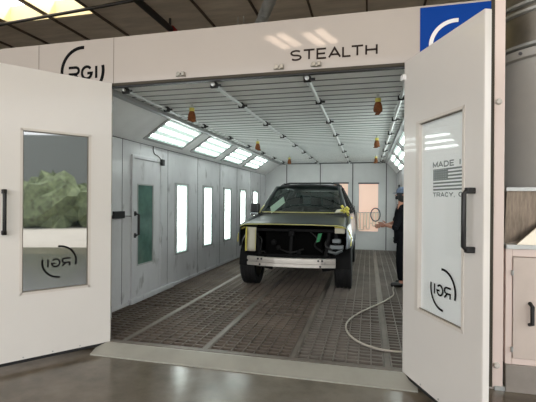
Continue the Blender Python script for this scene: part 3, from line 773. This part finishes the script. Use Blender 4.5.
# front structure
bp = [(-.72,-.74),(-.5,-.80),(-.25,-.835),(0,-.845),(.25,-.835),(.5,-.80),(.72,-.74)]
mb = MB()
for (z0,z1,dy) in ((.452,.503,0),(.503,.54,.065),(.54,.592,0)):
    for (a,b) in zip(bp[:-1],bp[1:]):
        mb.add([(a[0],a[1]+dy,z0),(b[0],b[1]+dy,z0),(b[0],b[1]+.09,z0),(a[0],a[1]+.09,z0),(a[0],a[1]+dy,z1),(b[0],b[1]+dy,z1),(b[0],b[1]+.09,z1),(a[0],a[1]+.09,z1)],
               [(3,2,1,0),(4,5,6,7),(0,1,5,4),(1,2,6,5),(2,3,7,6),(3,0,4,7)])
bb = mb.build('bumper_beam', M['alu'], CAR); bb['label'] = 'bare aluminium bumper beam'
for s in (-1,1):
    for (x,z) in ((.52,.565),(.46,.565),(.49,.475)):
        y = -.80-.035*(.5-x)/.25-.004
        MB().tube([(s*x,y-.004,z),(s*x,y+.02,z)], .017, 12).build('beam_hole', M['black'], bb)
    MB().box((s*.5-.06,-.72,.45),(s*.5+.06,.4,.6)).build('chassis_rail', M['bay'], CAR)
    MB().box((s*.72-.03,-.5,.62),(s*.72+.03,.5,1.03)).build('inner_fender', M['bay'], CAR)
    MB().bar((s*.55,-.55,.6),(s*.62,-.52,1.04),.06,.05,(0,1,0)).build('support_post', M['bay'], CAR, bevel=.008)
    MB().bar((s*.45,.0,.3),(s*.9,0,.38),.09,.07).build('control_arm', M['bay'], CAR)
MB().box((-.7,-.58,1.0),(.7,-.5,1.045)).box((-.62,-.56,.56),(.62,-.5,.62)).build('radiator_support', M['bay'], CAR, bevel=.006)
M['rad'] = P('radiator_black', (7,7,7), .8, spec=.08)
rd = MB().box((-.48,-.40,.6),(.48,-.36,1.0)).build('radiator', M['rad'], CAR)
fn = MB()
for k in range(24): fn.box((-.47,-.406,.612+k*.016),(.47,-.40,.618+k*.016))
fn.build('radiator_fin', M['rad'], rd)['kind'] = 'stuff'
boxo('hood_latch', (-.05,-.62,.93),(.05,-.56,1.02), M['bay'], CAR, .01)
MB().bar((-.02,-.6,.6),(-.0,-.58,.98),.05,.02,(0,1,0)).build('latch_brace', M['bay'], CAR)
for (x,z,r) in ((-.3,.82,.045),(-.22,.73,.04),(.12,.66,.04)):
    MB().lathe([(0,-.03),(r*.6,-.03),(r,.0),(r,.02),(0,.03)], 14, Matrix.Translation((x,-.6,z)) @ Matrix.Rotation(PI/2,4,'X')).build('horn', M['bay'], CAR, smooth=True)
for q in ([(-.6,-.55,.95),(-.5,-.62,.85),(-.52,-.6,.7),(-.45,-.55,.64)],[(.3,-.55,1.0),(.42,-.62,.9),(.38,-.6,.78),(.5,-.57,.68)],[(.62,-.5,.95),(.55,-.6,.8),(.66,-.6,.72)],[(-.2,-.56,.7),(0,-.62,.66),(.2,-.58,.72)]):
    MB().tube(catmull(q,5), .014, 8).build('wiring_hose', M['black'], CAR, smooth=True)
# lamp modules and brackets on the right of the photo
MB().box((.70,-.6,.985),(.86,-.46,1.075)).build('lamp_bracket', M['mask'], CAR, bevel=.012)
MB().box((.62,-.6,.73),(.84,-.5,.80)).box((.66,-.62,.83),(.8,-.52,.90)).build('lamp_module', M['baygrey'], CAR, bevel=.012)
MB().tube([(.6,-.62,.70),(.72,-.63,.67),(.82,-.6,.72)], .025, 8).build('lamp_duct', M['baygrey'], CAR, smooth=True)
gr = MB().add([(.44,-.64,.98),(.5,-.64,.99),(.465,-.66,.86),(.41,-.66,.84),(.44,-.63,.98),(.5,-.63,.99),(.465,-.65,.86),(.41,-.65,.84)],[(0,1,2,3),(7,6,5,4),(0,4,5,1),(1,5,6,2),(2,6,7,3),(3,7,4,0)])
gr.build('green_ribbon', M['green'], CAR)['label'] = 'bright green strip'
mp = MB().grid(lambda u,v: (-.75+.155*u-.012*v, -.62-.03*math.sin(PI*u), 1.065-.40*v), 6, 6).build('masking_paper', M['mask'], CAR, smooth=True, solid=.004)
# tape lines
def tape(pts, r=.013, mat='tape'):
    MB().tube(pts, r, 6).build('tape_strip', M[mat], CAR)
tape([Vector(hoodp(u/24, 0)) + Vector((0,-.011,.002)) for u in range(25)], .009, 'tapepale')
tape([(-.76,-.64,1.07),(-.765,-.645,.87),(-.77,-.64,.665)], .014)
tape([(-.605,-.63,1.05),(-.61,-.64,.69)], .007, 'tapepale')
tape([(-.80,-.6,1.06),(-.9,-.54,1.02),(-.955,-.48,.92),(-.96,-.49,.80)], .010)
tape([(.70,-.62,1.09),(.86,-.63,1.08),(.92,-.55,1.03),(.96,-.45,.9),(.95,-.47,.78)], .009)
tape([Vector(wsp(u/20, 0)) + Vector((0,-.02,.012)) for u in range(21)], .010, 'tapepale')
tape([(-.85,.62,1.27),(-.84,.68,1.33),(-.8,.8,1.41)], .018, 'tapepale')
tape([(.86,.60,1.26),(.9,.62,1.2),(.94,.72,1.19)], .016)
yb = MB()
for k in range(9):
    a = k*2.3; p = Vector((.81+.03*math.cos(a), .55+.03*math.sin(a), 1.30+.012*k))
    yb.tube([p, p+Vector((.05*math.cos(a*1.7),.03*math.sin(a),.05*math.sin(a*1.3)))], .026, 6)
yb.build('tape_bundle', M['tape'], CAR, smooth=True)['label'] = 'crumpled bright yellow tape'
MB().add([(.62,.55,1.29),(.78,.55,1.30),(.76,.62,1.36),(.66,.62,1.35),(.62,.56,1.28),(.78,.56,1.29),(.76,.63,1.35),(.66,.63,1.34)],[(0,1,2,3),(7,6,5,4),(0,4,5,1),(1,5,6,2),(2,6,7,3),(3,7,4,0)]).build('masking_scrap', M['mask'], CAR)
# wheels
def wheel(x, y):
    s = 1 if x > 0 else -1
    root = CAR
    mt = Matrix.Translation((x,y,WZ)) @ Matrix.Rotation(PI/2,4,'Y')
    R = .40; w = .14
    prof = [(.255,-w+.02),(.30,-w),(.36,-w),(.385,-w+.012)]
    for k in range(4):
        z0 = -w+.02+k*.066
        prof += [(R,z0+.004),(R,z0+.054),(R-.012,z0+.056),(R-.012,z0+.064)]
    prof = prof[:-2] + [(.385,w-.012),(.36,w),(.30,w),(.255,w-.02)]
    t = MB().lathe(prof, 44, mt).build('wheel', M['rubber'], CAR, smooth=True)
    f = .11*s
    MB().lathe([(.258,-.12),(.258,.12)], 36, mt).lathe([(.258,f),(.225,f-.03*s),(.06,f-.035*s),(.05,f-.01*s),(0,f-.01*s)], 36, mt).build('rim', M['rim'], t, smooth=True)
    sp = MB()
    for k in range(6):
        a = k*PI/3
        sp.bar(mt@Vector((.05*math.cos(a),.05*math.sin(a),f-.02*s)), mt@Vector((.235*math.cos(a),.235*math.sin(a),f-.012*s)), .05,.025,(1,0,0))
    sp.build('rim_spoke', M['rim'], t, bevel=.004)
    return t
for x in (-.822,.822):
    for y in (0,3.1): wheel(x,y)
ws = thing('window_paper', 'pale sheet of paper lying behind the windshield on the left', 'paper', (0,0,0))
ws.parent = None
cm = Matrix.Translation((1.455,3.36,0)) @ Matrix.Rotation(math.radians(.9),4,'Z')
def wpt(u, v, off): 
    p = Vector(wsp(u, v)); return cm @ (p + Vector((0,.012,-.008))*1)
def shp(u, v):
    a = u-.5; b = v-.5
    return wpt(.15 + a*.115 + b*.065, .30 + a*.40 - b*.24, .01)
sh = MB().grid(shp, 8, 6).build('sheet', M['paper'], ws, smooth=True)

# ------------------------------------------------------------------ painter
def skin_mesh(name, chains, mat, parent, sub=2):
    me = bpy.data.meshes.new(name); vs = []; es = []; rad = []; roots = []
    for ch in chains:
        nodes, edges = ch; o = len(vs)
        roots.append(o)
        for p, r in nodes: vs.append(p); rad.append(r)
        es += [(a+o,b+o) for a,b in edges]
    me.from_pydata(vs, es, [])
    ob = bpy.data.objects.new(name, me); COL.objects.link(ob)
    md = ob.modifiers.new('skin','SKIN'); md.use_smooth_shade = True
    if not me.skin_vertices:
        bm = bmesh.new(); bm.from_mesh(me); bm.verts.layers.skin.verify(); bm.to_mesh(me); bm.free()
    for i, sv in enumerate(me.skin_vertices[0].data):
        r = rad[i]; sv.radius = r if isinstance(r, tuple) else (r, r); sv.use_root = i in roots
    s2 = ob.modifiers.new('sub','SUBSURF'); s2.levels = sub; s2.render_levels = sub
    bpy.context.view_layer.update()
    dg = bpy.context.evaluated_depsgraph_get()
    m2 = bpy.data.meshes.new_from_object(ob.evaluated_get(dg)); m2.name = name
    ob.modifiers.clear(); ob.data = m2; m2.materials.clear(); m2.materials.append(mat)
    for p in m2.polygons: p.use_smooth = True
    ob.parent = parent
    return ob
def chain(pts): return ([(p, r) for p, r in pts], [(i,i+1) for i in range(len(pts)-1)])
# local frame: faces -x, left arm at -y
PER = thing('person', 'person in black shirt and trousers with grey-blue cap reaching out, beside the right door', 'person', (3.29,3.80,0))
def bodychains(fat=0, parts=('legs','torso','head','arms','hands')):
    nodes = []; edges = []
    def n(p, r): nodes.append((p, (r+fat, r+fat))); return len(nodes)-1
    pel = n((.0,0,.93), .135)
    ab = n((-.01,0,1.08), .125); edges.append((pel,ab))
    chs = n((-.01,0,1.27), .145); edges.append((ab,chs))
    nk0 = n((.0,0,1.43), .085); edges.append((chs,nk0))
    if 'head' in parts:
        nk = n((-.015,0,1.50), .055); edges.append((nk0,nk))
        h0 = n((-.03,0,1.575), .08); edges.append((nk,h0)); h1 = n((-.02,0,1.66), .092); edges.append((h0,h1)); h2 = n((-.01,0,1.72), .06); edges.append((h1,h2))
    for s, el, wr, ha in ((-1,(-.15,-.25,1.06),(-.27,-.06,1.075),(-.32,.0,1.09)),(1,(-.12,.27,1.12),(-.32,.16,1.06),(-.39,.12,1.06))):
        cl = n((.0,s*.10,1.40), .075); edges.append((nk0,cl))
        sh = n((.0,s*.195,1.385), .065); edges.append((cl,sh))
        md = n(((0+el[0])/2,(s*.195+el[1])/2,(1.385+el[2])/2), .05); edges.append((sh,md))
        if 'arms' in parts:
            e = n(el, .043); edges.append((md,e)); w = n(wr, .03); edges.append((e,w)); h = n(ha, .034); edges.append((w,h))
        else:
            e = n((el[0],el[1],el[2]), .046); edges.append((md,e))
    for s in (-1,1):
        hp = n((.0,s*.095,.86), .095); edges.append((pel,hp))
        kn = n((-.02+s*.03,s*.115,.48), .064); edges.append((hp,kn))
        an = n((.02+s*.05,s*.125,.10), .045); edges.append((kn,an))
        if 'legs' in parts:
            he = n((.0+s*.05,s*.13,.05), .042); edges.append((an,he)); to = n((-.16+s*.05,s*.14,.035), .035); edges.append((he,to))
    return nodes, edges
ch = [bodychains()]
for hand, d0, s in (((-.32,.0,1.09), Vector((-.07,.06,.01)), -1),((-.39,.12,1.06), Vector((-.09,.0,-.01)), 1)):
    b = Vector(hand); d = d0.normalized(); side = Vector((d.y,-d.x,0))
    for k in range(4):
        o = b + Vector((0,0,.028-.019*k)); L = (.075,.085,.08,.062)[k]
        a1 = o + d*.03; a2 = o + d*(.03+L*.45) + side*s*.0; a3 = o + d*(.03+L*.75) + side*s*.022; a4 = o + d*(.03+L*.72) + side*s*.045
        ch.append(chain([(tuple(p),r) for p,r in ((o,.010),(a1,.0098),(a2,.0092),(a3,.0085),(a4,.0075))]))
    t0 = b - d*.02 + Vector((0,0,.03)); t1 = t0 + Vector((0,0,.028)) + d*.025; t2 = t1 + d*.035 + Vector((0,0,.008)) + side*s*.012
    ch.append(chain([(tuple(t0),.012),(tuple(t1),.011),(tuple(t2),.009)]))
# nose, ears
ch.append(chain([((-.115,0,1.635),.012),((-.135,0,1.605),.014)]))
for s in (-1,1): ch.append(chain([((-.01,s*.088,1.645),.014),((-.008,s*.095,1.61),.012)]))
body = skin_mesh('body', ch, M['skin'], PER)
sn, se = bodychains(.022, ('torso',))
sn.append(((.0,0,.85),(.165,.175))); se.append((0,len(sn)-1))
def subset(keep):
    idx = {}; nn = []
    for i,(p,r) in enumerate(sn):
        if keep(p): idx[i] = len(nn); nn.append((p,r))
    return nn, [(idx[a],idx[b]) for a,b in se if a in idx and b in idx]
skin_mesh('shirt', [subset(lambda p: p[2] > .9 or p == (.0,0,.85))], M['cloth'], PER)
skin_mesh('trousers', [subset(lambda p: p[2] < 1.1 and p != (.0,0,.85))], M['cloth'], PER)
for s in (-1,1):
    skin_mesh('shoe', [chain([((.055+s*.05,s*.13,.05),.05),((-.06+s*.05,s*.135,.048),.048),((-.17+s*.05,s*.142,.04),.04)])], M['black'], PER)
MB().lathe([(.0,1.775),(.05,1.768),(.085,1.74),(.102,1.70),(.104,1.665),(.096,1.66),(0,1.70)], 20, Matrix.Translation((-.018,0,0))).build('cap', M['cap'], PER, smooth=True)
MB().grid(lambda u,v: (-.09-.09*v*math.sin(PI*u)**.5, (u*2-1)*.085*(1-.15*v), 1.672-.012*v), 10, 3).build('cap_peak', M['cap'], PER, smooth=True, solid=.006)
MB().lathe([(.072,1.50),(.085,1.54),(.1,1.60),(.102,1.665),(.095,1.675)], 16, Matrix.Translation((-.005,0,0))).build('hair', M['black'], PER, smooth=True)
MB().box((-.135,-.05,1.545),(-.085,.05,1.61)).build('respirator', M['rubber'], PER, bevel=.02, seg=3)
for s in (-1,1): MB().lathe([(0,-.009),(.010,-.006),(.010,.006),(0,.009)], 10, Matrix.Translation((-.108,s*.033,1.645)) @ Matrix.Rotation(PI/2,4,'Y')).build('eye', M['black'], PER, smooth=True)

# ------------------------------------------------------------------ world, sun
w = bpy.data.worlds.new('World'); scene.world = w; w.use_nodes = True
bg = w.node_tree.nodes['Background']; bg.inputs['Color'].default_value = (.965,.985,1.0,1); bg.inputs['Strength'].default_value = 3.1
sun = bpy.data.lights.new('sun','SUN'); sun.energy = 8.5; sun.angle = .01; sun.color = (1,.97,.92)
so = bpy.data.objects.new('sun', sun); COL.objects.link(so); so.rotation_euler = Euler((math.radians(-25),math.radians(20),0))

# ------------------------------------------------------------------ camera (solved from the photograph's vanishing lines)
cam = bpy.data.cameras.new('camera'); co = bpy.data.objects.new('camera', cam); COL.objects.link(co)
yaw, pit, rol = .24300, -.0010, .0073
c, s = math.cos(yaw), math.sin(yaw)
r = Vector((c,s,0)); fw_ = Vector((-s,c,0)); up = Vector((0,0,1))
c, s = math.cos(pit), math.sin(pit)
f2 = fw_*c + up*s; u2 = up*c - fw_*s
c, s = math.cos(rol), math.sin(rol)
r3 = r*c + u2*s; u3 = u2*c - r*s
mw = Matrix((r3, u3, -f2)).transposed().to_4x4(); mw.translation = (2.6869,-3.8111,1.5095)
co.matrix_world = mw
cam.sensor_fit = 'HORIZONTAL'; cam.sensor_width = 36; cam.lens = 405.194*36/536; cam.clip_start = .05; cam.clip_end = 300
scene.camera = co
scene.view_settings.view_transform = 'Standard'; scene.view_settings.look = 'None'
scene.view_settings.exposure = 0; scene.view_settings.gamma = 1; scene.view_settings.use_curve_mapping = False
scene.cycles.use_denoising = True
scene.cycles.max_bounces = 10; scene.cycles.diffuse_bounces = 6; scene.cycles.glossy_bounces = 5; scene.cycles.transparent_max_bounces = 16
scene.cycles.caustics_reflective = False; scene.cycles.caustics_refractive = False
scene.cycles.sample_clamp_indirect = 6
